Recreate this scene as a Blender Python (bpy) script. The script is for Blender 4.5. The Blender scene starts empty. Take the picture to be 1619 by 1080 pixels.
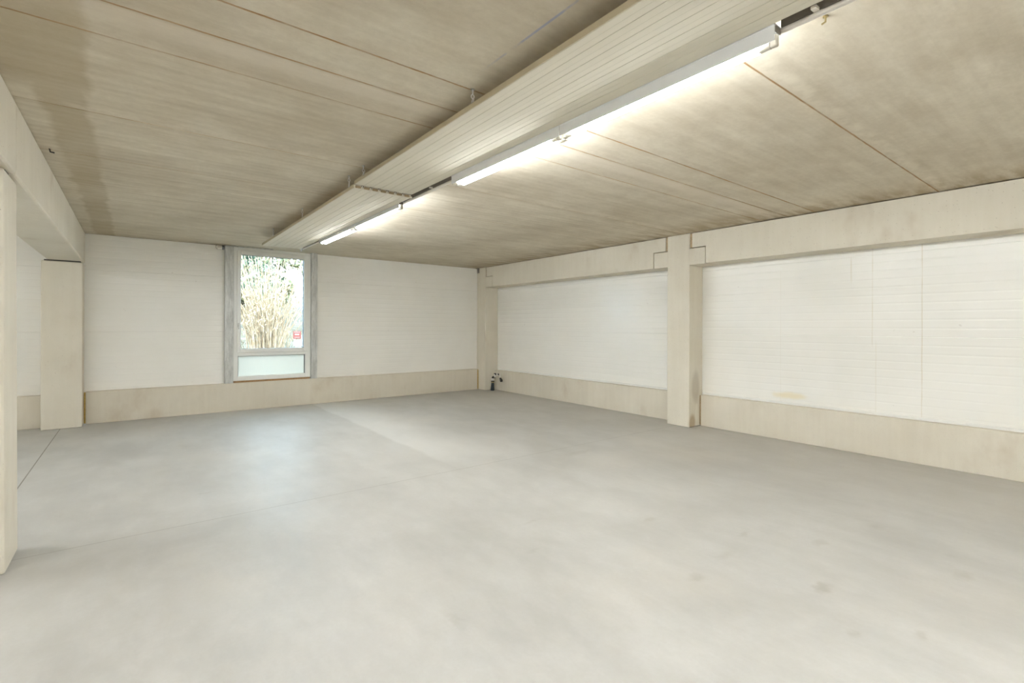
import bpy, bmesh, math, random
from mathutils import Vector, Matrix

scene = bpy.context.scene
C = scene.collection
random.seed(7)

# ------------------------------------------------------------------ camera
EYE = 1.5525
cam_data = bpy.data.cameras.new('camera')
cam = bpy.data.objects.new('camera', cam_data)
C.objects.link(cam)
cam_data.sensor_width = 36.0
cam_data.lens = 774.1 / 1619 * 36.0
cam_data.shift_y = -22.5 / 1619
cam_data.clip_start = 0.05
cam_data.clip_end = 300
cam.matrix_world = (Matrix.Translation((0, 0, EYE)) @ Matrix.Rotation(-0.6575, 4, 'Z')
                    @ Matrix.Rotation(math.pi / 2, 4, 'X') @ Matrix.Rotation(0.0034, 4, 'Z'))
scene.camera = cam

# ------------------------------------------------------------------ colour management, world, sun
vs = scene.view_settings
vs.view_transform = 'Standard'
vs.look = 'None'
vs.gamma = 1.0
vs.use_curve_mapping = False
vs.exposure = 2.38
scene.cycles.max_bounces = 16
scene.cycles.diffuse_bounces = 10

world = bpy.data.worlds.new('World')
scene.world = world
world.use_nodes = True
wn = world.node_tree
wn.nodes.clear()
w_out = wn.nodes.new('ShaderNodeOutputWorld')
w_bg = wn.nodes.new('ShaderNodeBackground')
w_bg.inputs['Color'].default_value = (0.58, 0.80, 1.0, 1)
w_bg.inputs['Strength'].default_value = 3.2
wn.links.new(w_bg.outputs[0], w_out.inputs[0])

sun_d = bpy.data.lights.new('sun', 'SUN')
sun_d.energy = 1.3
sun_d.angle = math.radians(1.0)
sun_d.color = (1.0, 0.93, 0.82)
sun = bpy.data.objects.new('sun', sun_d)
C.objects.link(sun)
sun.rotation_euler = (math.radians(48), 0, math.radians(-25))   # shines away from the building, onto the garden
sun.location = (0, -20, 20)

TUBE_STRENGTH = 19.0
TUBE_COLOR = (0.95, 0.98, 1.0)

# ------------------------------------------------------------------ materials
class NT:
    def __init__(self, name):
        self.m = bpy.data.materials.new(name)
        self.m.use_nodes = True
        self.t = self.m.node_tree
        self.t.nodes.clear()
        self.out = self.t.nodes.new('ShaderNodeOutputMaterial')
        g = self.t.nodes.new('ShaderNodeNewGeometry')
        self.pos = g.outputs['Position']
        s = self.t.nodes.new('ShaderNodeSeparateXYZ')
        self.t.links.new(self.pos, s.inputs[0])
        self.x, self.y, self.z = s.outputs
    def put(self, sock, v):
        if isinstance(v, bpy.types.NodeSocket):
            self.t.links.new(v, sock)
        else:
            if isinstance(v, tuple) and len(v) == 3 and sock.type == 'RGBA':
                v = v + (1,)
            sock.default_value = v
    def math(self, op, a, b=0.0, clamp=False):
        n = self.t.nodes.new('ShaderNodeMath'); n.operation = op; n.use_clamp = clamp
        self.put(n.inputs[0], a); self.put(n.inputs[1], b)
        return n.outputs[0]
    def vec(self, x, y, z):
        n = self.t.nodes.new('ShaderNodeCombineXYZ')
        for i, v in enumerate((x, y, z)): self.put(n.inputs[i], v)
        return n.outputs[0]
    def scaled(self, s):
        n = self.t.nodes.new('ShaderNodeVectorMath'); n.operation = 'MULTIPLY'
        self.put(n.inputs[0], self.pos); n.inputs[1].default_value = s
        return n.outputs[0]
    def noise(self, scale, detail=4, rough=0.55, v=None, dist=0.0):
        n = self.t.nodes.new('ShaderNodeTexNoise')
        self.put(n.inputs['Vector'], v if v is not None else self.pos)
        n.inputs['Scale'].default_value = scale
        n.inputs['Detail'].default_value = detail
        n.inputs['Roughness'].default_value = rough
        n.inputs['Distortion'].default_value = dist
        return n.outputs[0]
    def voronoi(self, scale, v=None):
        n = self.t.nodes.new('ShaderNodeTexVoronoi')
        self.put(n.inputs['Vector'], v if v is not None else self.pos)
        n.inputs['Scale'].default_value = scale
        return n.outputs['Distance'], n.outputs['Color']
    def ramp(self, v, a, b, lo=0.0, hi=1.0):          # smooth step from a..b to lo..hi
        n = self.t.nodes.new('ShaderNodeMapRange'); n.interpolation_type = 'SMOOTHSTEP'
        self.put(n.inputs[0], v)
        for i, q in enumerate((a, b, lo, hi)): n.inputs[i + 1].default_value = q
        return n.outputs[0]
    def band(self, v, c, half, soft):                 # 1 inside |v-c|<half
        d = self.math('ABSOLUTE', self.math('SUBTRACT', v, c))
        return self.ramp(d, half, half + soft, 1.0, 0.0)
    def mul(self, *a):
        r = a[0]
        for b in a[1:]: r = self.math('MULTIPLY', r, b)
        return r
    def add(self, *a):
        r = a[0]
        for b in a[1:]: r = self.math('ADD', r, b)
        return r
    def mix(self, f, a, b, blend='MIX'):
        n = self.t.nodes.new('ShaderNodeMix'); n.data_type = 'RGBA'; n.blend_type = blend
        self.put(n.inputs[0], f); self.put(n.inputs[6], a); self.put(n.inputs[7], b)
        return n.outputs[2]
    def bump(self, h, strength=0.3, dist=0.01):
        n = self.t.nodes.new('ShaderNodeBump')
        n.inputs['Strength'].default_value = strength
        n.inputs['Distance'].default_value = dist
        self.put(n.inputs['Height'], h)
        return n.outputs[0]
    def bsdf(self, **kw):
        n = self.t.nodes.new('ShaderNodeBsdfPrincipled')
        for k, v in kw.items():
            k = {'color': 'Base Color', 'rough': 'Roughness', 'metal': 'Metallic', 'normal': 'Normal', 'spec': 'Specular IOR Level',
                 'coat': 'Coat Weight', 'trans': 'Transmission Weight', 'ior': 'IOR', 'sheen': 'Sheen Weight'}[k]
            self.put(n.inputs[k], v)
        self.t.links.new(n.outputs[0], self.out.inputs[0])
        return n

def plain(name, color, rough=0.5, metal=0.0, var=0.06, scale=18.0, spec=0.5):
    n = NT(name)
    k = n.ramp(n.noise(scale, 3), 0.3, 0.7)
    dark = tuple(c * (1 - var) for c in color)
    n.bsdf(color=n.mix(k, dark, color), rough=rough, metal=metal, spec=spec)
    return n.m

def concrete(name, base, dark, stain=(0.36, 0.24, 0.12), stain_amt=0.25, vertical=True):
    n = NT(name)
    cloud = n.ramp(n.noise(1.3, 5, 0.6), 0.35, 0.68)
    streak_v = n.scaled((14, 14, 1.0) if vertical else (1.0, 1.0, 14))
    streak = n.ramp(n.noise(1.0, 4, 0.6, streak_v), 0.35, 0.7)
    grain = n.noise(60, 5, 0.7)
    f = n.add(n.mul(cloud, 0.5), n.mul(streak, 0.25), n.mul(grain, 0.25))
    col = n.mix(f, dark, base)
    st = n.mul(n.ramp(n.noise(0.9, 4, 0.6, n.scaled((1.7, 1.7, 1.1))), 0.56, 0.75), stain_amt)
    col = n.mix(st, col, stain)
    d, c = n.voronoi(26)
    r = n.t.nodes.new('ShaderNodeSeparateColor'); n.put(r.inputs[0], c)
    pore = n.mul(n.ramp(d, 0.05, 0.13, 1.0, 0.0), n.ramp(r.outputs[0], 0.72, 0.74))
    d2, c2 = n.voronoi(75)
    r2 = n.t.nodes.new('ShaderNodeSeparateColor'); n.put(r2.inputs[0], c2)
    pore2 = n.mul(n.ramp(d2, 0.08, 0.2, 1.0, 0.0), n.ramp(r2.outputs[0], 0.8, 0.82))
    pores = n.math('MAXIMUM', pore, n.mul(pore2, 0.7))
    col = n.mix(n.mul(pores, 0.5), col, (0.26, 0.21, 0.15))
    if name == 'concrete precast':
        wb = n.mul(n.math('SUBTRACT', n.noise(9, 4), 0.5), 0.25)
        for (sx, sy, sz, rx, rz, tone, amt) in ((7.02, 4.34, 0.62, 0.13, 0.30, (0.40, 0.35, 0.28), 0.45), (6.93, 4.34, 0.06, 0.10, 0.16, (0.42, 0.30, 0.16), 0.7), (7.05, 4.34, 0.2, 0.05, 0.18, (0.80, 0.77, 0.68), 0.7)):
            ex = n.math('DIVIDE', n.math('SUBTRACT', n.x, sx), rx); ez = n.math('DIVIDE', n.math('SUBTRACT', n.z, sz), rz); ey = n.math('DIVIDE', n.math('SUBTRACT', n.y, sy), 0.08)
            dd = n.add(n.math('SQRT', n.add(n.mul(ex, ex), n.mul(ez, ez), n.mul(ey, ey))), wb)
            col = n.mix(n.mul(n.ramp(dd, 0.5, 1.1, 1.0, 0.0), amt), col, tone)
    h = n.add(n.mul(grain, 0.3), n.mul(streak, 0.15), n.mul(pores, -0.8))
    n.bsdf(color=col, rough=0.82, spec=0.3, normal=n.bump(h, 0.35, 0.004))
    return n.m

M = {}
M['concrete'] = concrete('concrete precast', (0.75, 0.71, 0.615), (0.675, 0.63, 0.53))
M['concrete_plinth'] = concrete('concrete plinth', (0.72, 0.675, 0.58), (0.64, 0.59, 0.495), stain_amt=0.25)

def floor_material():
    n = NT('polished concrete floor')
    c1 = n.ramp(n.noise(0.55, 6, 0.6, dist=0.4), 0.32, 0.68)
    c2 = n.ramp(n.noise(1.0, 5, 0.62, n.scaled((2.6, 1.1, 1))), 0.33, 0.7)
    c3 = n.ramp(n.noise(5.5, 5, 0.65, n.scaled((1.6, 0.8, 1))), 0.35, 0.7)
    f = n.add(n.mul(c1, 0.45), n.mul(c2, 0.33), n.mul(c3, 0.22))
    col = n.mix(f, (0.395, 0.39, 0.37), (0.555, 0.55, 0.53))
    # warm powdery patches
    warm = n.mul(n.ramp(n.noise(0.42, 4, 0.5), 0.5, 0.72), 0.35)
    col = n.mix(warm, col, (0.61, 0.57, 0.51))
    # pale strip with a darker band beside it, running down the hall
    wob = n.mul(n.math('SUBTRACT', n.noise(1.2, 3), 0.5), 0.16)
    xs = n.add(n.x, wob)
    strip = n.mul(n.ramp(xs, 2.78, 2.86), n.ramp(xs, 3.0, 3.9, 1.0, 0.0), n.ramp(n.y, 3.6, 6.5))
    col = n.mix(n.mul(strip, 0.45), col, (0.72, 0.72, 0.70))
    strip2 = n.mul(n.ramp(xs, 2.2, 2.74), n.ramp(xs, 2.76, 2.85, 1.0, 0.0), n.ramp(n.y, 3.4, 6.0))
    col = n.mix(n.mul(strip2, 0.25), col, (0.50, 0.50, 0.48))
    # greyer worn ground along the right-hand wall
    edge = n.mul(n.ramp(n.add(n.x, n.mul(n.noise(0.9, 4), 1.6)), 5.2, 7.3), 0.25)
    col = n.mix(edge, col, (0.50, 0.465, 0.405))
    # fine speckle
    sp = n.ramp(n.noise(42, 4, 0.7), 0.3, 0.75)
    col = n.mix(n.mul(sp, 0.10), col, (0.36, 0.33, 0.28))
    # scuffs: small dark smudges
    marks = None
    for (mx, my, a, b, s) in ((2.77, 1.70, 0.07, 0.05, 0.5), (3.26, 1.18, 0.085, 0.05, 0.75), (3.31, 2.45, 0.08, 0.03, 0.4), (4.13, 0.70, 0.09, 0.05, 0.45),
                           (3.94, 1.44, 0.07, 0.04, 0.4), (3.16, 0.69, 0.05, 0.03, 0.45), (2.91, 0.90, 0.06, 0.035, 0.45), (3.2, 1.75, 0.1, 0.04, 0.35),
                           (4.6, 1.3, 0.1, 0.05, 0.3), (3.65, 1.85, 0.08, 0.03, 0.4), (2.5, 3.0, 0.1, 0.03, 0.3), (0.52, 5.35, 0.08, 0.03, 0.4),
                           (1.35, 2.25, 0.03, 0.12, 0.3), (1.0, 1.8, 0.06, 0.03, 0.25), (4.4, 4.3, 0.28, 0.07, 0.3), (2.2, 2.6, 0.07, 0.03, 0.25)):
        dx = n.math('DIVIDE', n.math('SUBTRACT', n.add(n.x, n.mul(n.math('SUBTRACT', n.noise(17, 2), 0.5), 0.10)), mx), a)
        dy = n.math('DIVIDE', n.math('SUBTRACT', n.add(n.y, n.mul(n.math('SUBTRACT', n.noise(14, 2), 0.5), 0.08)), my), b)
        d = n.math('SQRT', n.add(n.mul(dx, dx), n.mul(dy, dy)))
        k = n.mul(n.ramp(d, 0.15, 1.35, 1.0, 0.0), s)
        marks = k if marks is None else n.math('MAXIMUM', marks, k)
    dd, cc = n.voronoi(1.3)
    r = n.t.nodes.new('ShaderNodeSeparateColor'); n.put(r.inputs[0], cc)
    rnd = n.mul(n.ramp(n.add(dd, n.mul(n.noise(30, 2), 0.05)), 0.05, 0.09, 1.0, 0.0), n.ramp(r.outputs[0], 0.6, 0.62), 0.2)
    marks = n.math('MAXIMUM', marks, rnd)
    col = n.mix(n.mul(marks, 0.6), col, (0.30, 0.275, 0.23))
    # saw-cut joints
    j1 = n.mul(n.band(n.x, -0.875, 0.004, 0.003), 0.9)
    j2 = n.mul(n.band(n.y, 4.58, 0.003, 0.003), 0.4)
    col = n.mix(n.math('MAXIMUM', j1, j2), col, (0.16, 0.14, 0.11))
    rough = n.add(0.40, n.mul(c3, 0.14), n.mul(marks, 0.1))
    h = n.add(n.mul(n.noise(3, 3), 0.5), n.mul(n.noise(38, 4), 0.12))
    n.bsdf(color=col, rough=rough, spec=0.5, normal=n.bump(h, 0.12, 0.006))
    return n.m
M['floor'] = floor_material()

JOINTS = [-5.83, -4.63, -3.43, -2.23, -1.03, 0.17, 1.37, 2.57, 2.90, 3.245, 4.456, 5.62, 6.82, 8.02, 8.88]
def ceiling_material():
    n = NT('hollow core slab ceiling')
    wob = n.mul(n.math('SUBTRACT', n.noise(0.8, 3), 0.5), 0.07)
    yy = n.add(n.y, wob)
    # long casting ripples running across the hall
    ph = n.math('SINE', n.mul(yy, 2 * math.pi / 0.105))
    ph2 = n.math('SINE', n.add(n.mul(yy, 2 * math.pi / 0.27), 1.0))
    streak = n.noise(1.0, 5, 0.6, n.scaled((0.7, 15, 1)))
    cloud = n.ramp(n.noise(0.9, 5, 0.6), 0.3, 0.7)
    far_k = n.ramp(n.y, 2.5, 6.0, 0.35, 1.0)
    f = n.add(n.mul(ph, 0.075, far_k), n.mul(ph2, 0.05), n.mul(n.ramp(streak, 0.25, 0.75), 0.20), n.mul(cloud, 0.42), n.mul(n.ramp(n.noise(4.2, 6, 0.7, n.scaled((0.65, 1.3, 1))), 0.28, 0.72), 0.34))
    col = n.mix(n.math('ADD', f, 0.04, True), (0.485, 0.42, 0.315), (0.745, 0.69, 0.575))
    gr = n.ramp(n.noise(26, 5, 0.75), 0.3, 0.7)
    col = n.mix(n.mul(gr, 0.16), col, (0.40, 0.34, 0.25))
    # fine chalky specks
    spk = n.mul(n.ramp(n.noise(35, 4, 0.7), 0.62, 0.72), n.ramp(n.noise(1.4, 3), 0.5, 0.65))
    col = n.mix(n.mul(spk, 0.35), col, (0.75, 0.69, 0.58))
    # pale smooth mortar strip
    strip = n.mul(n.ramp(n.y, 2.91, 2.94), n.ramp(n.y, 2.99, 3.2, 1.0, 0.0), n.ramp(n.x, -0.45, -0.2))
    col = n.mix(n.mul(strip, 0.5), col, (0.70, 0.63, 0.53))
    # damp olive stain beside the left-hand beam
    ew = n.mul(n.math('SUBTRACT', n.noise(2.2, 5, 0.65), 0.5), 0.20)
    xs = n.add(n.x, ew)
    st = n.mul(n.ramp(xs, -0.27, -0.22, 1.0, 0.0), n.ramp(xs, -0.52, -0.46))
    front = n.mul(n.ramp(xs, -0.24, -0.18, 1.0, 0.0), n.ramp(n.y, 3.9, 4.3, 1.0, 0.0))
    st = n.math('MAXIMUM', n.mul(st, n.ramp(n.y, 3.5, 4.5)), front)
    st = n.mul(st, n.ramp(n.noise(1.6, 4), 0.25, 0.55, 0.5, 1.0))
    col = n.mix(n.mul(st, 0.5), col, (0.36, 0.29, 0.17))
    # damp patches towards the far wall and above the right-hand beams
    far = n.mul(n.ramp(n.y, 6.5, 9.8), n.ramp(streak, 0.38, 0.66), 0.22)
    col = n.mix(far, col, (0.43, 0.385, 0.25))
    rb = n.mul(n.ramp(n.add(n.x, n.mul(ew, 1.4)), 6.0, 6.75), n.ramp(n.noise(3.0, 4, 0.6, n.scaled((0.5, 2.2, 1))), 0.36, 0.62), 0.75)
    col = n.mix(rb, col, (0.36, 0.28, 0.165))
    # rust bleeding out of the slab joints
    rust = None
    for y, a in ((2.57, 0.95), (2.90, 0.7), (3.245, 0.6), (1.37, 0.7), (4.456, 0.45), (5.62, 0.4)):
        k = n.mul(n.band(n.add(n.y, n.mul(n.math('SUBTRACT', n.noise(6, 3), 0.5), 0.012)), y, 0.003, 0.008), n.ramp(n.noise(2.3, 4, 0.65), 0.36, 0.58, 0.25, 1.0), a)
        rust = k if rust is None else n.math('MAXIMUM', rust, k)
    col = n.mix(rust, col, (0.46, 0.27, 0.10))
    pale = n.mul(n.math('MAXIMUM', n.band(n.y, 1.30, 0.02, 0.05), n.math('MAXIMUM', n.band(n.y, 4.40, 0.02, 0.04), n.band(n.y, 8.86, 0.01, 0.03))), n.ramp(n.noise(9, 4), 0.4, 0.6), 0.4)
    col = n.mix(pale, col, (0.74, 0.68, 0.56))
    # blue chalk line beside the hanging panels
    chalk = n.mul(n.band(n.x, 1.585, 0.004, 0.006), n.ramp(n.y, 0.8, 1.3), n.ramp(n.y, 1.9, 2.4, 1.0, 0.0), n.ramp(n.noise(7, 3), 0.35, 0.55))
    col = n.mix(n.mul(chalk, 0.7), col, (0.30, 0.33, 0.52))
    h = n.add(n.mul(ph, 0.2), n.mul(ph2, 0.1), n.mul(n.noise(40, 5, 0.7), 0.4), n.mul(streak, 0.4))
    n.bsdf(color=col, rough=0.85, spec=0.25, normal=n.bump(h, 0.16, 0.006))
    return n.m
M['ceiling'] = ceiling_material()

def wall_panel_material():
    n = NT('coated white wall panel')
    k = n.ramp(n.noise(1.1, 4), 0.3, 0.7)
    col = n.mix(k, (0.84, 0.83, 0.785), (0.87, 0.86, 0.82))
    right = n.ramp(n.x, 7.0, 7.1)
    drips = None
    for y, w, a, z0, z1 in ((2.068, 0.004, 0.5, 1.3, 2.6), (2.03, 0.003, 0.3, 0.4, 1.44), (1.585, 0.005, 0.5, 0.4, 2.6), (3.15, 0.004, 0.14, 0.4, 2.4), (2.295, 0.012, 0.3, 2.1, 2.5), (8.6, 0.004, 0.1, 0.4, 2.4)):
        q = n.mul(n.band(n.add(n.y, n.mul(n.math('SUBTRACT', n.noise(3, 2), 0.5), 0.012)), y, w * 0.5, 0.004), n.ramp(n.z, z0, z0 + 0.1), n.ramp(n.z, z1 - 0.1, z1, 1.0, 0.0), n.ramp(n.noise(4, 3), 0.3, 0.6, 0.35, 1.0), a)
        drips = q if drips is None else n.math('MAXIMUM', drips, q)
    col = n.mix(n.mul(drips, right, 0.75), col, (0.56, 0.46, 0.28))
    dx = n.math('DIVIDE', n.math('SUBTRACT', n.y, 3.04), 0.26)
    dz = n.math('DIVIDE', n.math('SUBTRACT', n.z, 0.615), 0.06)
    d = n.add(n.math('SQRT', n.add(n.mul(dx, dx), n.mul(dz, dz))), n.mul(n.math('SUBTRACT', n.noise(7, 4), 0.5), 0.9))
    col = n.mix(n.mul(n.ramp(d, 0.3, 1.1, 1.0, 0.0), right, 0.5), col, (0.78, 0.66, 0.38))
    spots = n.mul(n.ramp(n.noise(11, 2), 0.76, 0.8), 0.25)
    col = n.mix(spots, col, (0.45, 0.42, 0.36))
    h = n.noise(6, 2)
    n.bsdf(color=col, rough=0.27, spec=0.5, normal=n.bump(h, 0.04, 0.01))
    return n.m
M['panel'] = wall_panel_material()

M['white_pvc'] = plain('white window plastic', (0.82, 0.825, 0.80), 0.32, var=0.02)
M['flashing'] = plain('white coated flashing', (0.80, 0.80, 0.77), 0.35, var=0.03)
M['gasket'] = plain('grey rubber gasket', (0.20, 0.20, 0.21), 0.6)
M['cream'] = plain('cream coated sheet', (0.70, 0.66, 0.555), 0.65, spec=0.2, var=0.03, scale=3)
M['cream_edge'] = plain('cream sheet edge', (0.56, 0.485, 0.335), 0.6, var=0.08, scale=6)
M['foam_core'] = plain('tan foam core', (0.42, 0.32, 0.19), 0.9, var=0.25, scale=60)
M['dark_gap'] = plain('dark joint tongue', (0.06, 0.055, 0.05), 0.6)
M['enamel'] = plain('white enamelled steel', (0.78, 0.79, 0.80), 0.35, var=0.02)
M['holder'] = plain('ivory lamp holder plastic', (0.66, 0.62, 0.53), 0.5, var=0.04)
M['steel'] = plain('galvanised steel', (0.62, 0.62, 0.60), 0.38, 0.85, var=0.25, scale=30)
M['bright_steel'] = plain('bright zinc wire', (0.86, 0.86, 0.88), 0.35, 0.35)
M['pale_conduit'] = plain('pale plastic conduit', (0.84, 0.79, 0.72), 0.5, var=0.05)
M['dark_rail'] = plain('grey metal rail', (0.30, 0.27, 0.23), 0.5, 0.3, var=0.1)
M['brass'] = plain('brass', (0.45, 0.37, 0.2), 0.4, 0.9)
M['rubber'] = plain('blue black rubber hose', (0.018, 0.032, 0.045), 0.5, var=0.3)
M['black'] = plain('black plastic', (0.02, 0.018, 0.017), 0.45)
M['chrome'] = plain('worn chrome', (0.84, 0.82, 0.78), 0.3, 0.6)
M['yellow_foam'] = plain('yellow expanding foam', (0.62, 0.43, 0.13), 0.9, var=0.3, scale=50)
M['orange_foam'] = plain('tan joint filler', (0.55, 0.41, 0.24), 0.9, var=0.25, scale=40)
M['wood'] = plain('raw wood shim', (0.42, 0.26, 0.12), 0.8, var=0.3, scale=40)

def zinc_material():
    n = NT('weathered zinc channel')
    s = n.noise(1.0, 5, 0.7, n.scaled((26, 26, 4)))
    col = n.mix(n.ramp(s, 0.3, 0.7), (0.42, 0.43, 0.42), (0.66, 0.67, 0.655))
    n.bsdf(color=col, rough=0.5, metal=0.25)
    return n.m
M['zinc'] = zinc_material()

def tube_material():
    n = NT('lit fluorescent tube')
    e = n.t.nodes.new('ShaderNodeEmission')
    e.inputs[0].default_value = TUBE_COLOR + (1,)
    e.inputs[1].default_value = TUBE_STRENGTH
    n.t.links.new(e.outputs[0], n.out.inputs[0])
    return n.m
M['tube'] = tube_material()

def glass_material():
    n = NT('window glass')
    g = n.t.nodes.new('ShaderNodeBsdfGlass'); g.inputs['Roughness'].default_value = 0.0; g.inputs['IOR'].default_value = 1.48
    g.inputs['Color'].default_value = (0.97, 0.99, 0.98, 1)
    n.t.links.new(g.outputs[0], n.out.inputs[0])
    return n.m
M['glass'] = glass_material()

def infill_material():
    n = NT('opal white infill')
    d = n.t.nodes.new('ShaderNodeBsdfDiffuse'); d.inputs[0].default_value = (0.86, 0.87, 0.83, 1)
    t = n.t.nodes.new('ShaderNodeBsdfTranslucent'); t.inputs[0].default_value = (0.86, 0.87, 0.82, 1)
    m = n.t.nodes.new('ShaderNodeMixShader'); m.inputs[0].default_value = 0.22
    n.t.links.new(d.outputs[0], m.inputs[1]); n.t.links.new(t.outputs[0], m.inputs[2])
    n.t.links.new(m.outputs[0], n.out.inputs[0])
    return n.m
M['infill'] = infill_material()

def leafy(name, a, b, scale=6):
    n = NT(name)
    col = n.mix(n.ramp(n.noise(scale, 3), 0.35, 0.65), a, b)
    d = n.bsdf(color=col, rough=0.8, spec=0.15)
    return n.m
M['cane'] = leafy('dry cane', (0.24, 0.165, 0.10), (0.38, 0.29, 0.20))
M['plume'] = leafy('dry leaf', (0.27, 0.195, 0.115), (0.42, 0.33, 0.22))
M['leaf_dark'] = leafy('evergreen leaf', (0.05, 0.075, 0.05), (0.11, 0.15, 0.10))
M['leaf_olive'] = leafy('olive leaf', (0.09, 0.10, 0.05), (0.19, 0.185, 0.10))
M['bark'] = leafy('bark', (0.16, 0.12, 0.09), (0.28, 0.22, 0.16))
M['ground'] = leafy('dry ground', (0.075, 0.062, 0.042), (0.12, 0.10, 0.072), 2)
M['grass'] = leafy('dry grass', (0.085, 0.068, 0.035), (0.15, 0.125, 0.07), 4)
M['red_sign'] = plain('red sign', (0.15, 0.022, 0.014), 0.5, var=0.1)
M['white_sign'] = plain('white sign', (0.36, 0.36, 0.35), 0.5)
M['outer'] = plain('outer wall render', (0.6, 0.6, 0.58), 0.9)

# ------------------------------------------------------------------ mesh helpers
def obj(name, bm, mat, parent=None, smooth=False, **props):
    me = bpy.data.meshes.new(name)
    bmesh.ops.recalc_face_normals(bm, faces=bm.faces)
    bm.to_mesh(me); bm.free()
    if smooth:
        for p in me.polygons: p.use_smooth = True
    o = bpy.data.objects.new(name, me)
    me.materials.append(M[mat] if isinstance(mat, str) else mat)
    C.objects.link(o)
    if parent is not None: o.parent = parent
    for k, v in props.items(): o[k] = v
    return o

def thing(name, label, cat, loc=(0, 0, 0), group=None):
    o = bpy.data.objects.new(name, None)
    C.objects.link(o)
    o.location = loc
    o.empty_display_size = 0.1
    o['label'] = label; o['category'] = cat
    if group: o['group'] = group
    return o

def tag(o, label, cat, group=None):
    o['label'] = label; o['category'] = cat
    if group: o['group'] = group
    return o

def part(name, bm, mat, root, smooth=False, **props):
    """bm is in world coordinates; the part is parented to root and keeps its place"""
    p = root; off = Vector((0, 0, 0))
    while p is not None:
        off += Vector(p.location); p = p.parent
    bmesh.ops.translate(bm, verts=bm.verts, vec=-off)
    return obj(name, bm, mat, root, smooth, **props)

def struct(name, bm, mat, parent=None, smooth=False):
    o = obj(name, bm, mat, parent, smooth)
    if parent is None: o['kind'] = 'structure'
    return o

def add_box(bm, x0, x1, y0, y1, z0, z1, bevel=0.0, seg=1):
    r = bmesh.ops.create_cube(bm, size=1.0)
    vs_ = r['verts']
    bmesh.ops.scale(bm, vec=(x1 - x0, y1 - y0, z1 - z0), verts=vs_)
    bmesh.ops.translate(bm, vec=((x0 + x1) / 2, (y0 + y1) / 2, (z0 + z1) / 2), verts=vs_)
    if bevel > 0:
        es = list({e for v in vs_ for e in v.link_edges})
        bmesh.ops.bevel(bm, geom=es, offset=bevel, segments=seg, affect='EDGES', profile=0.5)
    return bm

def box(x0, x1, y0, y1, z0, z1, bevel=0.0, seg=1):
    return add_box(bmesh.new(), x0, x1, y0, y1, z0, z1, bevel, seg)

def add_tube(bm, pts, r, n=8, caps=True):
    pts = [Vector(p) for p in pts]
    rings = []
    rad = r if isinstance(r, (list, tuple)) else [r] * len(pts)
    up0 = None
    for i, p in enumerate(pts):
        if i == 0: d = pts[1] - p
        elif i == len(pts) - 1: d = p - pts[i - 1]
        else: d = (pts[i + 1] - p).normalized() + (p - pts[i - 1]).normalized()
        d.normalize()
        if up0 is None:
            up0 = Vector((0, 0, 1)) if abs(d.z) < 0.9 else Vector((1, 0, 0))
        a = d.cross(up0)
        if a.length < 1e-4: a = d.cross(Vector((0, 1, 0)))
        a.normalize(); b = a.cross(d).normalized(); up0 = b
        rings.append([bm.verts.new(p + rad[i] * (math.cos(2 * math.pi * k / n) * a + math.sin(2 * math.pi * k / n) * b)) for k in range(n)])
    for i in range(len(rings) - 1):
        for k in range(n):
            bm.faces.new((rings[i][k], rings[i][(k + 1) % n], rings[i + 1][(k + 1) % n], rings[i + 1][k]))
    if caps:
        bm.faces.new(rings[0]); bm.faces.new(rings[-1])
    return bm

def tube(pts, r, n=8): return add_tube(bmesh.new(), pts, r, n)

def extrude_profile(bm, prof, axis, a, b):
    """closed 2-D profile swept along an axis: axis 'x' -> prof (y,z); axis 'y' -> prof (x,z)"""
    def P(q, t): return (t, q[0], q[1]) if axis == 'x' else (q[0], t, q[1])
    v0 = [bm.verts.new(P(q, a)) for q in prof]
    v1 = [bm.verts.new(P(q, b)) for q in prof]
    n = len(prof)
    for i in range(n):
        bm.faces.new((v0[i], v0[(i + 1) % n], v1[(i + 1) % n], v1[i]))
    bm.faces.new(v0); bm.faces.new(v1)
    return bm

# ------------------------------------------------------------------ dimensions
H = 3.03
XR = 7.22            # inner face of the right wall panels
YB = 10.31           # inner face of the back wall panels
XL, YF = -7.0, -5.0  # unseen left and rear walls
COLX = 6.84          # front plane of the right columns and beams
PL = 0.49            # plinth height

# ------------------------------------------------------------------ floor and ceiling
bm = box(XL - 0.3, XR + 0.3, YF - 0.3, YB + 0.25, -0.25, 0.0)
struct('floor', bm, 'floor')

prof = [(YF - 0.3, H + 0.25), (YF - 0.3, H)]
for y in JOINTS:
    g = 0.0022 if y not in (2.57, 2.90) else 0.003
    d = 0.006
    prof += [(y - g - 0.003, H), (y - g, H + d), (y + g, H + d), (y + g + 0.003, H)]
    if abs(y - 2.90) < 1e-6:     # smooth mortar strip, slightly hollow
        prof += [(y + 0.06, H + 0.0015), (y + 0.12, H + 0.006), (y + 0.2, H + 0.009), (y + 0.28, H + 0.006)]
prof += [(YB + 0.25, H), (YB + 0.25, H + 0.25)]
bm = extrude_profile(bmesh.new(), prof, 'x', XL - 0.3, XR + 0.3)
struct('ceiling', bm, 'ceiling')

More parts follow.
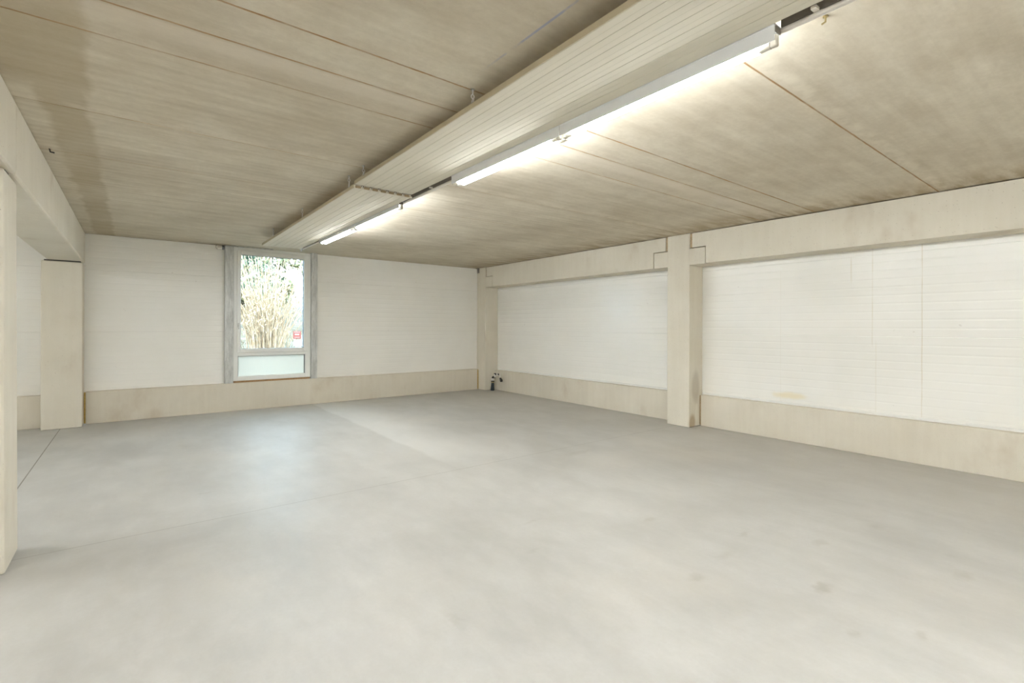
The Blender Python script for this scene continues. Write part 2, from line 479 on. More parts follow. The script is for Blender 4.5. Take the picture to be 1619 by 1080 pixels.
# ------------------------------------------------------------------ walls of horizontal ribbed panels
def panel_profile(z0, z1, t=0.12, joints=(0.455, 1.455, 2.455)):
    """(depth, z), depth 0 = inner face, growing outwards"""
    pts = [(0.0, z0)]
    z = 0.055
    marks = []
    for j in joints:
        marks.append((j, 'j'))
    k = 0
    while 0.055 + 0.1 * k < z1:
        zz = 0.055 + 0.1 * k
        if all(abs(zz - j) > 0.03 for j in joints): marks.append((zz, 'r'))
        k += 1
    for zz, kind in sorted(marks):
        if zz < z0 + 0.02 or zz > z1 - 0.02: continue
        if kind == 'j': pts += [(0, zz - 0.004), (0.006, zz - 0.0015), (0.006, zz + 0.0015), (0, zz + 0.004)]
        else: pts += [(0, zz - 0.014), (0.0012, zz - 0.004), (0.0012, zz + 0.004), (0, zz + 0.014)]
    pts += [(0.0, z1), (t, z1), (t, z0)]
    return pts

# window opening in the back wall
WX0, WX1 = 1.443, 2.803
WZ0, WZ1 = 0.53, 3.012
WIN2 = -5.75            # offset of an added, unseen window in the bay beyond the left beams
bm = bmesh.new()
pp = panel_profile(0.02, H - 0.006)
extrude_profile(bm, [(YB + d, z) for d, z in pp], 'x', XL - 0.12, WX0 + WIN2 - 0.02)
extrude_profile(bm, [(YB + d, z) for d, z in pp], 'x', WX1 + WIN2 + 0.02, WX0 - 0.02)
extrude_profile(bm, [(YB + d, z) for d, z in pp], 'x', WX1 + 0.02, XR + 0.12)
struct('wall_back', bm, 'panel')
bm = bmesh.new()
pp = panel_profile(0.02, H - 0.006)
extrude_profile(bm, [(XR + d, z) for d, z in pp], 'y', YF, YB)
struct('wall_right', bm, 'panel')
bm = extrude_profile(bmesh.new(), [(XL - d, z) for d, z in pp], 'y', YF, YB)
struct('wall_left', bm, 'panel')
bm = extrude_profile(bmesh.new(), [(YF - d, z) for d, z in pp], 'x', XL - 0.12, XR + 0.12)
struct('wall_front', bm, 'panel')

# ------------------------------------------------------------------ plinths (baseboards) and flashings
PYB = 10.21
PXR = 7.12
bm = box(-0.60, 6.80, PYB, YB + 0.1, 0.0, PL + 0.02, 0.006)
base_back = struct('baseboard_back', bm, 'concrete_plinth')
bm = box(-0.622, -0.602, PYB + 0.012, PYB + 0.06, 0.01, PL + 0.01, 0.004); part('foam_strip', bm, 'yellow_foam', base_back, label='yellow foam strip')
bm = box(6.802, 6.838, PYB + 0.015, PYB + 0.07, 0.01, PL, 0.004); part('foam_strip', bm, 'yellow_foam', base_back, label='yellow foam strip')
bm = box(XL, -1.11, PYB, YB + 0.1, 0.0, PL + 0.005, 0.006)
struct('baseboard_left', bm, 'concrete_plinth')
bm = box(PXR, XR + 0.1, 4.75, 9.92, 0.0, PL, 0.006)
struct('baseboard_right', bm, 'concrete_plinth')
bm = box(PXR, XR + 0.1, YF, 4.315, 0.0, PL, 0.006)
b2 = struct('baseboard_front', bm, 'concrete_plinth')
bm = box(PXR + 0.012, PXR + 0.05, 4.316, 4.343, 0.02, PL - 0.01, 0.004); part('foam_strip', bm, 'orange_foam', b2, label='rusty orange joint filler')

def flashing(name, y0, y1):
    pr = [(XR, PL + 0.035), (XR - 0.004, PL + 0.035), (XR - 0.018, PL + 0.016), (XR - 0.018, PL + 0.001), (XR, PL + 0.001)]
    return struct(name, extrude_profile(bmesh.new(), pr, 'y', y0, y1), 'flashing')
flashing('trim_1', 4.76, 9.90)
flashing('trim_2', YF, 4.335)

# ------------------------------------------------------------------ columns and beams
def add_prism(bm, poly, x0, x1):
    """polygon in (y, z) swept along x"""
    return extrude_profile(bm, poly, 'x', x0, x1)

def bevel_all(bm, w):
    es = [e for e in bm.edges if len(e.link_faces) == 2 and e.calc_face_angle(0) > 0.5]
    bmesh.ops.bevel(bm, geom=es, offset=w, segments=2, affect='EDGES', profile=0.5)
    return bm

def right_column(y0, y1, label, x0=COLX, x1=XR - 0.002, nibs=(1, 1), nib_len=(0.26, 0.26)):
    t = thing('concrete_column', label, 'column', ((x0 + x1) / 2, (y0 + y1) / 2, 0))
    part('shaft', bevel_all(box(x0, x1, y0, y1, 0.0, H - 0.001), 0.012), 'concrete', t)
    for s, on in enumerate(nibs):
        if not on: continue
        L = nib_len[s]
        a, b = (y0 - L, y0 + 0.01) if s == 0 else (y1 - 0.01, y1 + L)
        part('corbel', bevel_all(box(x0 + 0.003, x1 - 0.004, a, b, 2.53, 2.785), 0.008), 'concrete', t)
        g0, g1 = (y0 - 0.044, y0 - 0.001) if s == 0 else (y1 + 0.001, y1 + 0.034)
        part('joint_filler', box(x0 + 0.02, x1 - 0.05, g0, g1, 2.80, H - 0.012), 'orange_foam', t, label='orange joint filler')
    return t

right_column(4.345, 4.745, 'square concrete column between the near and the far white panel bay of the right wall')
right_column(9.93, 10.306, 'concrete column in the far corner, beside the standpipe', nibs=(1, 0), nib_len=(0.29, 0))

def right_beam(y0, y1, label, d0, d1):
    """beam with notched (dapped) ends sitting on the corbels"""
    zb, zt, zn = 2.535, H - 0.012, 2.797
    poly = [(y0 + d0, zb), (y1 - d1, zb), (y1 - d1, zn), (y1, zn), (y1, zt), (y0, zt), (y0, zn), (y0 + d0, zn)]
    if d0 == 0: poly = [(y0, zb), (y1 - d1, zb), (y1 - d1, zn), (y1, zn), (y1, zt), (y0, zt)]
    bm = bevel_all(add_prism(bmesh.new(), poly, COLX + 0.002, XR - 0.005), 0.01)
    return tag(obj('concrete_beam', bm, 'concrete'), label, 'beam')
right_beam(4.78, 9.885, 'notched concrete beam over the far bay of the right wall, running to the corner column', 0.237, 0.263)
right_beam(YF + 0.01, 4.30, 'notched concrete beam over the near bay of the right wall, leaving the frame at right', 0.0, 0.228)

# left row: column near the camera, column against the back wall, two beams meeting on the near column
t = thing('concrete_column', 'concrete column at the left edge nearest the camera, carrying the joint of two beams', 'column', (-0.835, 4.55, 0))
bm = box(-1.035, -0.635, 4.345, 4.765, 0.0, 2.535)
bevel_all(bm, 0.016)
for v in bm.verts: v.co.x -= 0.012 * v.co.z / 2.5 - 0.004
part('shaft', bm, 'concrete', t)
part('bearing_pad', box(-0.98, -0.655, 4.46, 4.64, 2.535, 2.549), 'dark_gap', t, label='black rubber bearing pad')
t = thing('concrete_column', 'wide concrete column standing against the back wall, left of the window, under a beam end', 'column', (-0.85, 10.15, 0))
part('shaft', bevel_all(box(-1.09, -0.625, 9.97, YB - 0.003, 0.0, 2.522), 0.012), 'concrete', t)
part('bearing_pad', box(-1.06, -0.65, 9.985, YB - 0.03, 2.522, 2.541), 'dark_gap', t, label='black rubber bearing pad')

def left_beam(y0, y1, label):
    bm = bevel_all(box(-1.03, -0.617, y0, y1, 2.541 if y0 > 0 else 2.549, H - 0.004), 0.018)
    return tag(obj('concrete_beam', bm, 'concrete'), label, 'beam')
left_beam(4.562, YB - 0.003, 'plain concrete beam running from the near left column back to the rear wall')
left_beam(YF + 0.005, 4.548, 'concrete beam at the upper left corner, coming towards the camera from the near left column')

# ------------------------------------------------------------------ window
def ring(x0, x1, z0, z1, w, y0, y1, bev=0.006):
    bm = bmesh.new()
    add_box(bm, x0, x0 + w[0], y0, y1, z0, z1, bev); add_box(bm, x1 - w[1], x1, y0, y1, z0, z1, bev)
    add_box(bm, x0 + w[0] - 0.004, x1 - w[1] + 0.004, y0, y1, z0, z0 + w[2], bev); add_box(bm, x0 + w[0] - 0.004, x1 - w[1] + 0.004, y0, y1, z1 - w[3], z1, bev)
    return bm
def make_window(name, dx):
    win = bpy.data.objects.new(name, None); C.objects.link(win)
    win['kind'] = 'structure'
    win.location = (((WX0 + dx) + (WX1 + dx)) / 2, YB - 0.03, WZ0)
    FY0, FY1 = YB - 0.075, YB + 0.03       # frame depth
    TZ0, TZ1 = 1.002, 1.061                # transom
    bm = ring((WX0 + dx), (WX1 + dx), WZ0 + 0.015, WZ1, (0.075, 0.105, 0.082, 0.06), FY0, FY1)
    add_box(bm, (WX0 + dx) + 0.07, (WX1 + dx) - 0.10, FY0, FY1, TZ0, TZ1, 0.006)
    fr = part('window_frame', bm, 'white_pvc', win)
    bm = ring(1.497 + dx, 2.747 + dx, 1.063, 2.957, (0.066, 0.078, 0.075, 0.076), FY0 - 0.016, FY1 - 0.02, 0.009)
    sash = part('sash', bm, 'white_pvc', win)
    bm = ring(1.560 + dx, 2.672 + dx, 1.135, 2.884, (0.006, 0.006, 0.006, 0.006), FY0 + 0.004, FY1 - 0.03, 0.0)
    part('glazing_gasket', bm, 'gasket', sash)
    part('glass_pane', box(1.553 + dx, 2.679 + dx, YB - 0.018, YB - 0.006, 1.128, 2.891), 'glass', sash)
    # the sash handle sits on the left stile
    hy = FY0 - 0.016
    bm = box(1.512 + dx, 1.536 + dx, hy - 0.008, hy + 0.002, 1.535, 1.615, 0.004, 2)
    add_box(bm, 1.516 + dx, 1.532 + dx, hy - 0.034, hy - 0.006, 1.566, 1.584, 0.004, 2)
    add_box(bm, 1.514 + dx, 1.534 + dx, hy - 0.042, hy - 0.028, 1.50, 1.588, 0.005, 2)
    part('window_handle', bm, 'steel', sash)
    part('infill_panel', box(1.515 + dx, 2.700 + dx, YB - 0.02, YB - 0.005, 0.610, 1.004), 'infill', win, label='opal white lower panel')
    bm = ring(1.518 + dx, 2.698 + dx, 0.622, 1.003, (0.006, 0.008, 0.004, 0.007), FY0 + 0.012, YB - 0.02, 0.0)
    part('infill_gasket', bm, 'gasket', win)
    part('wood_shim', box((WX0 + dx) + 0.01, (WX1 + dx) - 0.01, FY0 + 0.012, FY1 - 0.01, PL + 0.0205, WZ0 + 0.0145), 'wood', win, label='raw wooden shim under frame')
    return win
make_window('window_1', 0.0)
make_window('added_window_2', WIN2)  # unseen, added to bring more daylight onto the left floor

def zinc_channel(x0, x1, label):
    bm = bmesh.new()
    y0, y1, z0, z1 = YB - 0.10, YB - 0.001, PL + 0.021, H - 0.004
    w = 0.006
    # lipped U profile seen edge-on, with two folds
    prof = [(x0, y1), (x0, y0), (x1, y0), (x1, y1), (x1 - w, y1), (x1 - w, y0 + w), (x0 + w, y0 + w), (x0 + w, y1)]
    v0 = [bm.verts.new((a, b, z0)) for a, b in prof]; v1 = [bm.verts.new((a, b, z1)) for a, b in prof]
    for i in range(len(prof)):
        bm.faces.new((v0[i], v0[(i + 1) % len(prof)], v1[(i + 1) % len(prof)], v1[i]))
    bm.faces.new(v0); bm.faces.new(v1)
    t = thing('steel_channel', label, 'post', ((x0 + x1) / 2, YB - 0.05, z0))
    part('channel', bm, 'zinc', t)
    for k in (0.42, 0.8):
        part('fold', box(x0 + (x1 - x0) * k - 0.002, x0 + (x1 - x0) * k + 0.002, y0 - 0.0015, y0 + 0.003, z0, z1), 'steel', t)
    return t
zinc_channel(WX0 - 0.137, WX0 - 0.003, 'weathered zinc channel upright along the left side of the window')
zinc_channel(WX1 + 0.003, WX1 + 0.122, 'weathered zinc channel upright along the right side of the window')
# cover strip above the window and the loose conduit stub left of it
tag(obj('cover_strip', box(1.30, 2.10, YB - 0.125, YB - 0.101, 3.006, 3.024, 0.003), 'steel'), 'thin grey metal cover strip along the ceiling over the window', 'strip')
t = thing('conduit_stub', 'short pale conduit stub with a cable loop, left of the window top', 'conduit', (1.24, YB - 0.04, 2.985))
part('pipe', tube([(1.195, YB - 0.04, 2.985), (1.29, YB - 0.04, 2.985)], 0.032, 14), 'pale_conduit', t)
part('coupling', tube([(1.262, YB - 0.04, 2.985), (1.298, YB - 0.04, 2.985)], 0.037, 14), 'gasket', t)
lp = [(1.19 + 0.03 * math.cos(a), YB - 0.075, 2.985 + 0.038 * math.sin(a)) for a in [math.pi * k / 9 + 0.5 * math.pi for k in range(10)]]
part('cable_loop', tube(lp, 0.004, 6), 'dark_rail', t)
# bracket at the top of the corner
t = thing('angle_bracket', 'small grey steel angle bracket at the top of the far corner', 'bracket', (6.83, YB - 0.06, 2.93))
bm = box(6.828, 6.8395, 10.20, 10.285, 2.905, 3.022); add_box(bm, 6.79, 6.828, 10.20, 10.285, 3.012, 3.022)
part('plate', bm, 'dark_rail', t)
part('bolt', tube([(6.829, 10.245, 2.93), (6.818, 10.245, 2.93)], 0.009, 6), 'steel', t)

# ------------------------------------------------------------------ hanging ribbed panels
SX0, SX1 = 1.650, 2.239
NP = 7
def panel_section(z0, z1):
    """closed profile (x, z): underside with plank grooves and shallow mid-plank lines"""
    w = (SX1 - SX0) / NP
    bot = [(SX0, z0 + 0.003), (SX0 + 0.003, z0)]
    for k in range(NP):
        a = SX0 + w * k
        for q in (0.5,):
            x = a + w * q
            bot += [(x - 0.002, z0), (x, z0 + 0.0008), (x + 0.002, z0)]
        if k < NP - 1:
            x = a + w
            bot += [(x - 0.002, z0), (x - 0.0008, z0 + 0.0028), (x + 0.0008, z0 + 0.0028), (x + 0.002, z0)]
    bot += [(SX1 - 0.003, z0), (SX1, z0 + 0.003)]
    return bot + [(SX1, z1), (SX0, z1)]

def hook_shape(x, y, z0):
    """a cut joint tongue: a little curled lip"""
    pts = []
    for k in range(9):
        a = math.radians(-60 + 30 * k)
        pts.append((x - 0.004 + 0.009 * math.cos(a), y, z0 + 0.016 + 0.011 * math.sin(a)))
    pts.append((x - 0.018, y, z0 + 0.010))
    return tube(pts, 0.0024, 6)

def hanger(parent, x, y, ztop, zbot):
    bm = bmesh.new()
    r = 0.0032
    add_tube(bm, [(x, y, ztop), (x, y, ztop - 0.035)], 0.0045, 8)
    zc = ztop - 0.046
    add_tube(bm, [(x + 0.011 * math.cos(a), y, zc + 0.013 * math.sin(a)) for a in [2 * math.pi * k / 12 for k in range(13)]], r, 6, False)
    z1 = zc - 0.008
    L = max(0.02, z1 - zbot)
    add_tube(bm, [(x + 0.004 * math.sin(a), y + 0.010 * math.cos(a), z1 - L / 2 + L / 2 * math.sin(a)) for a in [2 * math.pi * k / 14 for k in range(15)]], r, 6, False)
    part('suspension_hook', bm, 'bright_steel', parent, True)
    part('ceiling_anchor', tube([(x, y, ztop), (x, y, ztop - 0.006)], 0.013, 10), 'steel', parent)

def hanging_panel(y0, y1, z0, label, hooks):
    z1 = z0 + 0.030
    t = thing('hanging_panel', label, 'ceiling panel', ((SX0 + SX1) / 2, (y0 + y1) / 2, z0))
    part('sheet', extrude_profile(bmesh.new(), panel_section(z0, z1), 'y', y0, y1), 'cream', t)
    part('side_lip', box(SX0 - 0.005, SX0 - 0.0002, y0 + 0.001, y1 - 0.001, z0 + 0.002, z1 + 0.003), 'cream_edge', t)
    w = (SX1 - SX0) / NP
    for k in range(NP):
        a = SX0 + w * k
        bm = box(a + 0.012, a + w - 0.016, y0 - 0.004, y0 + 0.002, z0 + 0.003, z1 - 0.004, 0.003)
        part('foam_block', bm, 'foam_core', t)
        if k:
            part('joint_tongue', hook_shape(a, y0 - 0.006, z0 + 0.008), 'dark_gap', t)
    for y in hooks: hanger(t, SX0 + 0.012, y, H, z1)
    return t
hanging_panel(-3.0, 4.575, 2.900, 'cream ribbed panel hanging under the ceiling, the long near one', (2.56, 4.39, 0.4, -1.5))
hanging_panel(4.60, 8.80, 2.872, 'cream ribbed panel hanging under the ceiling, the far one that ends by the window', (4.77, 6.45, 8.06))

# rail along the right edge of the panels, carrying the lamps
t = thing('cable_rail', 'slim grey cable rail along the right edge of the hanging panels', 'rail', (2.29, 3.0, 2.91))
for a, b in ((-3.0, -2.87), (0.0, 1.004), (3.805, 4.894), (7.765, 8.86)):
    part('channel', box(2.294, 2.310, a, b, 2.902, 2.945), 'dark_rail', t)  # dark strip put in for the shadowed gap above the conduit
part('top_strip', box(2.246, 2.300, -3.0, 8.86, 2.945, 2.950), 'dark_rail', t)
for a, b in ((0.0, 1.004), (3.805, 4.894), (7.765, 8.86)):
    part('conduit', tube([(2.300, a, 2.888), (2.300, b, 2.888)], 0.0125, 12), 'pale_conduit', t, True)
for y in (0.60, 0.86, 4.25, 4.70, 8.2):
    part('clip', box(2.262, 2.316, y - 0.012, y + 0.012, 2.900, 2.914, 0.002), 'pale_conduit', t)
bm = box(2.244, 2.318, 8.862, 8.90, 2.880, 2.925, 0.003); add_box(bm, 2.262, 2.285, 8.865, 8.895, 2.845, 2.882, 0.003)
part('end_bracket', bm, 'enamel', t)
for y in (0.62, 8.4, 4.4, 2.0, 6.5, -1.5):
    part('rail_hanger', tube([(2.272, y, 2.950), (2.272, y, H)], 0.004, 6), 'steel', t)

# ------------------------------------------------------------------ batten lamps
def lamp(y0, y1, twin, label, x=2.272, group='fluorescent batten lamps in a row along the hanging panels'):
    zt = 2.908
    t = thing('batten_lamp', label, 'lamp', (x, (y0 + y1) / 2, zt), group)
    xl, xr_ = x - 0.028, x + 0.036
    zb = zt - 0.040                 # underside of the body that carries the holders
    zs = zt - 0.077                 # lower edge of the side skirt, lengthened to keep tube light off the panel
    prof = [(xl, zt), (xl - 0.003, zt - 0.004), (xl - 0.003, zt - 0.010), (xl, zt - 0.013), (xl, zs), (xl + 0.002, zs), (xl + 0.003, zb),
            (xr_ - 0.016, zb), (xr_ - 0.008, zt - 0.012), (xr_, zt - 0.010), (xr_, zt)]
    part('housing', extrude_profile(bmesh.new(), prof, 'y', y0, y1), 'enamel', t)
    offs = (-0.004, 0.046) if twin else (0.010,)
    r = 0.019
    zc = zt - 0.073
    for e, s in ((y0, 1), (y1, -1)):
        for o in offs:
            ya, yb = sorted((e + s * 0.002, e + s * 0.032))
            bm = box(x + o - 0.014, x + o + 0.014, ya, yb, zc - 0.016, zb + 0.004, 0.004)
            if twin: add_box(bm, min(x + o, x), max(x + o, x), ya, yb, zb - 0.014, zb + 0.004, 0.002)
            part('lamp_holder', bm, 'holder', t)
    for o in offs:
        tb = part('tube', tube([(x + o, y0 + 0.085, zc), (x + o, y1 - 0.085, zc)], r, 20), 'tube', t, True, label='lit white tube')
        for e, s in ((y0, 1), (y1, -1)):
            part('end_cap', tube([(x + o, e + s * 0.033, zc), (x + o, e + s * 0.0849, zc)], 0.0175, 16), 'holder', tb, False)
    if x != 2.272:
        for f in (0.25, 0.75):
            ym = y0 + (y1 - y0) * f
            part('ceiling_spacer', box(x - 0.01, x + 0.01, ym - 0.02, ym + 0.02, zt, H), 'steel', t)
    if not twin:
        part('end_plate', box(xl + 0.004, xr_ - 0.010, y0 - 0.004, y0 - 0.0002, zb + 0.002, zt - 0.012), 'dark_rail', t, label='dark open end')
    return t
lamp(1.01, 2.395, False, 'single-tube batten lamp nearest the camera, under the near hanging panel')
lamp(2.40, 3.80, True, 'twin-tube batten lamp butted to the far end of the nearest lamp')
lamp(4.90, 6.325, False, 'single-tube batten lamp starting at the step between the two hanging panels')
lamp(6.33, 7.76, True, 'twin-tube batten lamp farthest from the camera, closest to the window')
# unseen lamps added behind the camera, in line with the row, to brighten the hall
lamp(-1.45, -0.05, True, 'added unseen twin-tube batten lamp behind the camera, nearer one')
lamp(-2.86, -1.46, False, 'added unseen single-tube batten lamp behind the camera, farther one')
# more unseen fill lamps added: near right, above the camera, beyond the left beams
lamp(-3.6, -2.205, True, 'added unseen twin-tube batten lamp close to the right wall behind the camera', x=4.8)
lamp(-2.63, -1.235, False, 'added unseen single-tube batten lamp left of the hanging panels, farther behind the camera', x=0.4)
lamp(-1.23, 0.10, False, 'added unseen single-tube batten lamp left of the hanging panels, right above the camera', x=0.4)
lamp(7.3, 8.695, False, 'added unseen single-tube batten lamp beyond the left beams, nearest to the back wall', x=-5.0, group='added unseen batten lamps over the bay beyond the left beams')
for q, xr in enumerate((-2.6, -5.0)):  # two unseen rows added to throw light sideways into the hall
    for k, y0 in enumerate((-1.8, 1.4, 4.6)):
        lamp(y0, y0 + 1.395, True, '%s added unseen batten lamp from the rear in the %s row beyond the left beams' % (('first', 'second', 'third', 'fourth')[k], ('nearer', 'farther')[q]),
             x=xr, group='added unseen batten lamps over the bay beyond the left beams')

# ------------------------------------------------------------------ small fittings
t = thing('ceiling_hook', 'tiny dark hook in the ceiling above the left beam', 'hook', (-0.563, 5.596, H))
part('stem', tube([(-0.563, 5.596, H), (-0.555, 5.58, H - 0.03), (-0.53, 5.57, H - 0.035)], 0.006, 6), 'black', t)
t = thing('ceiling_hook', 'tiny brass hook in the ceiling right of the cable rail, at the top edge', 'hook', (2.585, 0.93, H))
part('plate', tube([(2.585, 0.93, H), (2.585, 0.93, H - 0.006)], 0.012, 10), 'brass', t)
part('stem', tube([(2.585, 0.93, H), (2.585, 0.93, H - 0.028), (2.58, 0.945, H - 0.036)], 0.005, 6), 'brass', t)

# standpipe in the far corner
PXp, PYp = 6.975, 9.80
t = thing('water_standpipe', 'dark hose standpipe with shiny metal valve rising in the far corner', 'pipe', (PXp, PYp, 0))
part('hose', tube([(PXp - 0.01, PYp, 0.0), (PXp - 0.005, PYp, 0.08), (PXp, PYp, 0.15), (PXp, PYp, 0.215)], [0.047, 0.042, 0.038, 0.036], 18), 'rubber', t, True)
part('hose_clamp', tube([(PXp, PYp, 0.19), (PXp, PYp, 0.222)], 0.042, 18), 'brass', t)
part('collar', tube([(PXp, PYp, 0.215), (PXp, PYp, 0.235), (PXp, PYp, 0.24)], [0.043, 0.043, 0.035], 16), 'black', t)
part('coupling', tube([(PXp, PYp, 0.235), (PXp, PYp, 0.30)], 0.031, 16), 'chrome', t, True)
part('elbow', tube([(PXp, PYp, 0.295), (PXp + 0.004, PYp - 0.008, 0.325), (PXp + 0.02, PYp - 0.04, 0.335), (PXp + 0.03, PYp - 0.06, 0.335)], 0.03, 14), 'black', t, True)
part('valve_body', tube([(PXp + 0.03, PYp - 0.055, 0.325), (PXp + 0.03, PYp - 0.055, 0.405)], [0.036, 0.028], 14), 'chrome', t, True)
part('valve_cap', tube([(PXp + 0.03, PYp - 0.055, 0.405), (PXp + 0.03, PYp - 0.055, 0.425)], [0.034, 0.03], 14), 'black', t)
arc = [(PXp + 0.03 + 0.0 * k, PYp - 0.055 - 0.035 * k, 0.385 + 0.03 * math.sin(math.pi * k / 6)) for k in range(7)]
part('spout_pipe', tube(arc, 0.017, 12), 'black', t, True)
ye = PYp - 0.155
part('tap_body', tube([(PXp + 0.03, ye, 0.36), (PXp + 0.03, ye, 0.43)], [0.027, 0.024], 14), 'chrome', t, True)
ye = PYp - 0.265
part('tap_body', tube([(PXp + 0.03, ye, 0.335), (PXp + 0.03, ye, 0.42)], [0.024, 0.022], 14), 'chrome', t, True)
part('outlet', tube([(PXp + 0.03, ye, 0.335), (PXp + 0.034, ye - 0.01, 0.31), (PXp + 0.04, ye - 0.03, 0.275), (PXp + 0.042, ye - 0.035, 0.235)], [0.02, 0.024, 0.036, 0.03], 14), 'black', t, True, label='black rubber outlet cap')

# ------------------------------------------------------------------ garden outside the window
def ground_z(y):
    return 0.35 + 0.62 * max(0.0, min(1.0, (y - 11.0) / 6.0)) + 0.10 * max(0.0, y - 17.0)
bm = bmesh.new()
N = 26
grid = []
for i in range(N + 1):
    y = YB + 0.27 + (i / N) ** 1.4 * 45
    row = []
    for j in range(N + 1):
        x = -25 + 62 * j / N
        row.append(bm.verts.new((x, y, ground_z(y) + random.uniform(-0.05, 0.05) - (0.02 if i else 0))))
    grid.append(row)
for i in range(N):
    for j in range(N): bm.faces.new((grid[i][j], grid[i][j + 1], grid[i + 1][j + 1], grid[i + 1][j]))
o = obj('garden_ground', bm, 'ground', None, True); o['kind'] = 'structure'

def cane_mesh(cx, cy, n, hmin, hmax, spread, rng, thick=0.012):
    bm = bmesh.new(); tips = []
    for _ in range(n):
        a = rng.uniform(0, 2 * math.pi); q = rng.uniform(0, 0.55)
        bx, by = cx + q * math.cos(a), cy + q * math.sin(a) * 0.7
        hh = rng.uniform(hmin, hmax); s = rng.uniform(0.1, spread)
        z0 = ground_z(by) - 0.05
        pts = []
        for k in range(5):
            u = k / 4
            pts.append((bx + s * math.cos(a) * u ** 1.5 + rng.uniform(-.03, .03), by + s * math.sin(a) * u ** 1.5 * 0.7, z0 + hh * u))
        add_tube(bm, pts, [thick, thick, thick * .8, thick * .6, thick * .3], 4, False)
        tips.append(pts)
    return bm, tips
def leaf_quads(bm, c, r, n, rng, size, squash=1.0):
    for _ in range(n):
        while True:
            p = Vector((rng.uniform(-1, 1), rng.uniform(-1, 1), rng.uniform(-1, 1)))
            if 0.25 < p.length < 1: break
        p = Vector((c[0] + p.x * r, c[1] + p.y * r, c[2] + p.z * r * squash))
        a = Vector((rng.uniform(-1, 1), rng.uniform(-1, 1), rng.uniform(-1, 1))).normalized()
        b = a.cross(Vector((rng.uniform(-1, 1), rng.uniform(-1, 1), rng.uniform(-1, 1)))).normalized()
        s = size * rng.uniform(0.6, 1.3)
        vs_ = [bm.verts.new(p + a * s), bm.verts.new(p + b * s * .45), bm.verts.new(p - a * s), bm.verts.new(p - b * s * .45)]
        bm.faces.new(vs_)
def dry_bush(cx, cy, n, hmin, hmax, spread, seed, label):
    rng = random.Random(seed)
    t = thing('dry_bush', label, 'bush', (cx, cy, ground_z(cy)))
    bm, tips = cane_mesh(cx, cy, n, hmin, hmax, spread, rng)
    part('canes', bm, 'cane', t)
    bm = bmesh.new()
    for pts in tips:
        for k in (2, 3, 4):
            p = pts[k]
            for _ in range(5):
                q = Vector(p) + Vector((rng.uniform(-.12, .12), rng.uniform(-.12, .12), rng.uniform(-.35, .1)))
                d = Vector((rng.uniform(-.5, .5), rng.uniform(-.5, .5), rng.uniform(-.2, 1))).normalized() * rng.uniform(.08, .2)
                s = Vector((rng.uniform(-1, 1), rng.uniform(-1, 1), 0)).normalized() * 0.016
                bm.faces.new([bm.verts.new(q), bm.verts.new(q + d * .5 + s), bm.verts.new(q + d), bm.verts.new(q + d * .5 - s)])
    part('dry_leaves', bm, 'plume', t, kind='stuff')
    return t
dry_bush(3.05, 15.6, 130, 1.6, 3.4, 1.9, 3, 'tall pale dry bush of upright canes filling the window view')

def tree(x, y, h, crown_r, leaf, seed, label, n=900, size=0.18, low=0.3):
    rng = random.Random(seed)
    z0 = ground_z(y) - 0.05
    t = thing('garden_tree', label, 'tree', (x, y, z0))
    bm = tube([(x, y, z0), (x + .1, y, z0 + h * .4), (x, y, z0 + h * .8)], [.16, .12, .05], 8)
    for k in range(6):
        a = rng.uniform(0, 6.28); zz = z0 + h * rng.uniform(.3, .7)
        add_tube(bm, [(x, y, zz), (x + crown_r * .7 * math.cos(a), y + crown_r * .7 * math.sin(a), zz + h * .2)], [.05, .015], 5)
    part('trunk', bm, 'bark', t)
    bm = bmesh.new()
    for _ in range(16):
        c = (x + rng.uniform(-.6, .6) * crown_r, y + rng.uniform(-.6, .6) * crown_r, z0 + h * rng.uniform(low, 1.0))
        leaf_quads(bm, c, crown_r * .55, n // 16, rng, size, 0.8)
    part('foliage', bm, leaf, t)
    return t
tree(3.0, 22, 6.5, 1.6, 'leaf_dark', 1, 'dark evergreen tree outside at the left of the window view', 2600)
tree(6.4, 20.5, 5.0, 1.3, 'leaf_olive', 2, 'yellow green tree outside behind the dry bush', 1700)
tree(9.0, 24.4, 7.0, 1.9, 'leaf_dark', 4, 'dark evergreen tree outside at the right of the window view', 2600)
tree(11.4, 33, 8.0, 2.6, 'leaf_olive', 9, 'yellow green tree farthest back, right of the pale one outside', 7000, 0.24, 0.02)
tree(4.0, 28, 7.5, 2.4, 'leaf_olive', 8, 'pale green tree behind the dark evergreen outside', 7000, 0.22, 0.02)
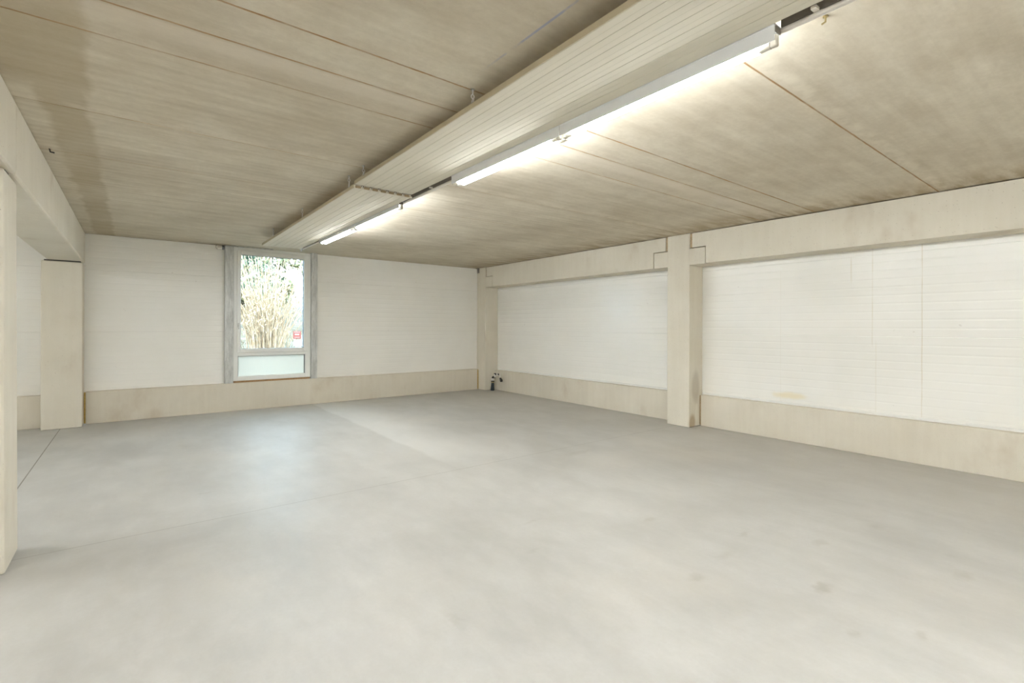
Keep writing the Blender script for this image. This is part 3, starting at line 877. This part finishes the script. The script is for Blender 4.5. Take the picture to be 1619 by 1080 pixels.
tree(5.4, 35.5, 8.5, 2.8, 'leaf_olive', 6, 'pale green tree farthest outside the window', 7000, 0.24, 0.02)

rng = random.Random(11)
bm = bmesh.new()
for _ in range(1800):
    y = rng.uniform(12.5, 21); x = rng.uniform(0.5, 7.0) * y / 15
    z = ground_z(y) - 0.02
    hgt = rng.uniform(.05, .22); dx = rng.uniform(-.08, .08)
    bm.faces.new([bm.verts.new((x - .012, y, z)), bm.verts.new((x + .012, y, z)), bm.verts.new((x + dx, y + rng.uniform(-.05, .05), z + hgt))])
o = obj('garden_grass', bm, 'grass'); o['kind'] = 'stuff'; tag(o, 'dry yellow grass on the bank outside the window', 'grass')

# red and white boards standing outside, low at the right of the pane
SY = 14.4
k = SY / 10.05
sx0, sx1 = 2.43 * k, 2.573 * k
def zz(z): return EYE + (z - EYE) * k
t = thing('sign_board', 'small red sign board with pale lettering outside the window', 'sign', ((sx0 + sx1) / 2, SY, ground_z(SY)))
part('board', box(sx0, sx1, SY, SY + 0.012, zz(1.317), zz(1.463), 0.003), 'red_sign', t)
xm = (sx0 + sx1) / 2
for zq, w, hh in ((1.445, 0.11, 0.007), (1.40, 0.08, 0.022), (1.345, 0.10, 0.006)):
    bm = bmesh.new()
    nb = 6 if hh < 0.02 else 3
    for q in range(nb):
        a = xm - w * k / 2 + w * k * q / nb
        add_box(bm, a, a + w * k / nb * 0.8, SY - 0.002, SY + 0.001, zz(zq) - hh * k / 2, zz(zq) + hh * k / 2)
    part('lettering', bm, 'white_sign', t)
part('post', tube([(xm, SY + 0.03, ground_z(SY) - 0.1), (xm, SY + 0.03, zz(1.45))], 0.018, 8), 'bark', t)
t = thing('white_box', 'plain white box outside, just below the red sign board', 'box', ((sx0 + sx1) / 2, SY, zz(1.19)))
part('body', box(sx0 - 0.01, sx1 - 0.02, SY - 0.26, SY - 0.06, zz(1.185), zz(1.293), 0.008), 'white_sign', t)
part('stand', box(sx0 + 0.03, sx1 - 0.06, SY - 0.22, SY - 0.10, ground_z(SY) - 0.1, zz(1.185)), 'outer', t)
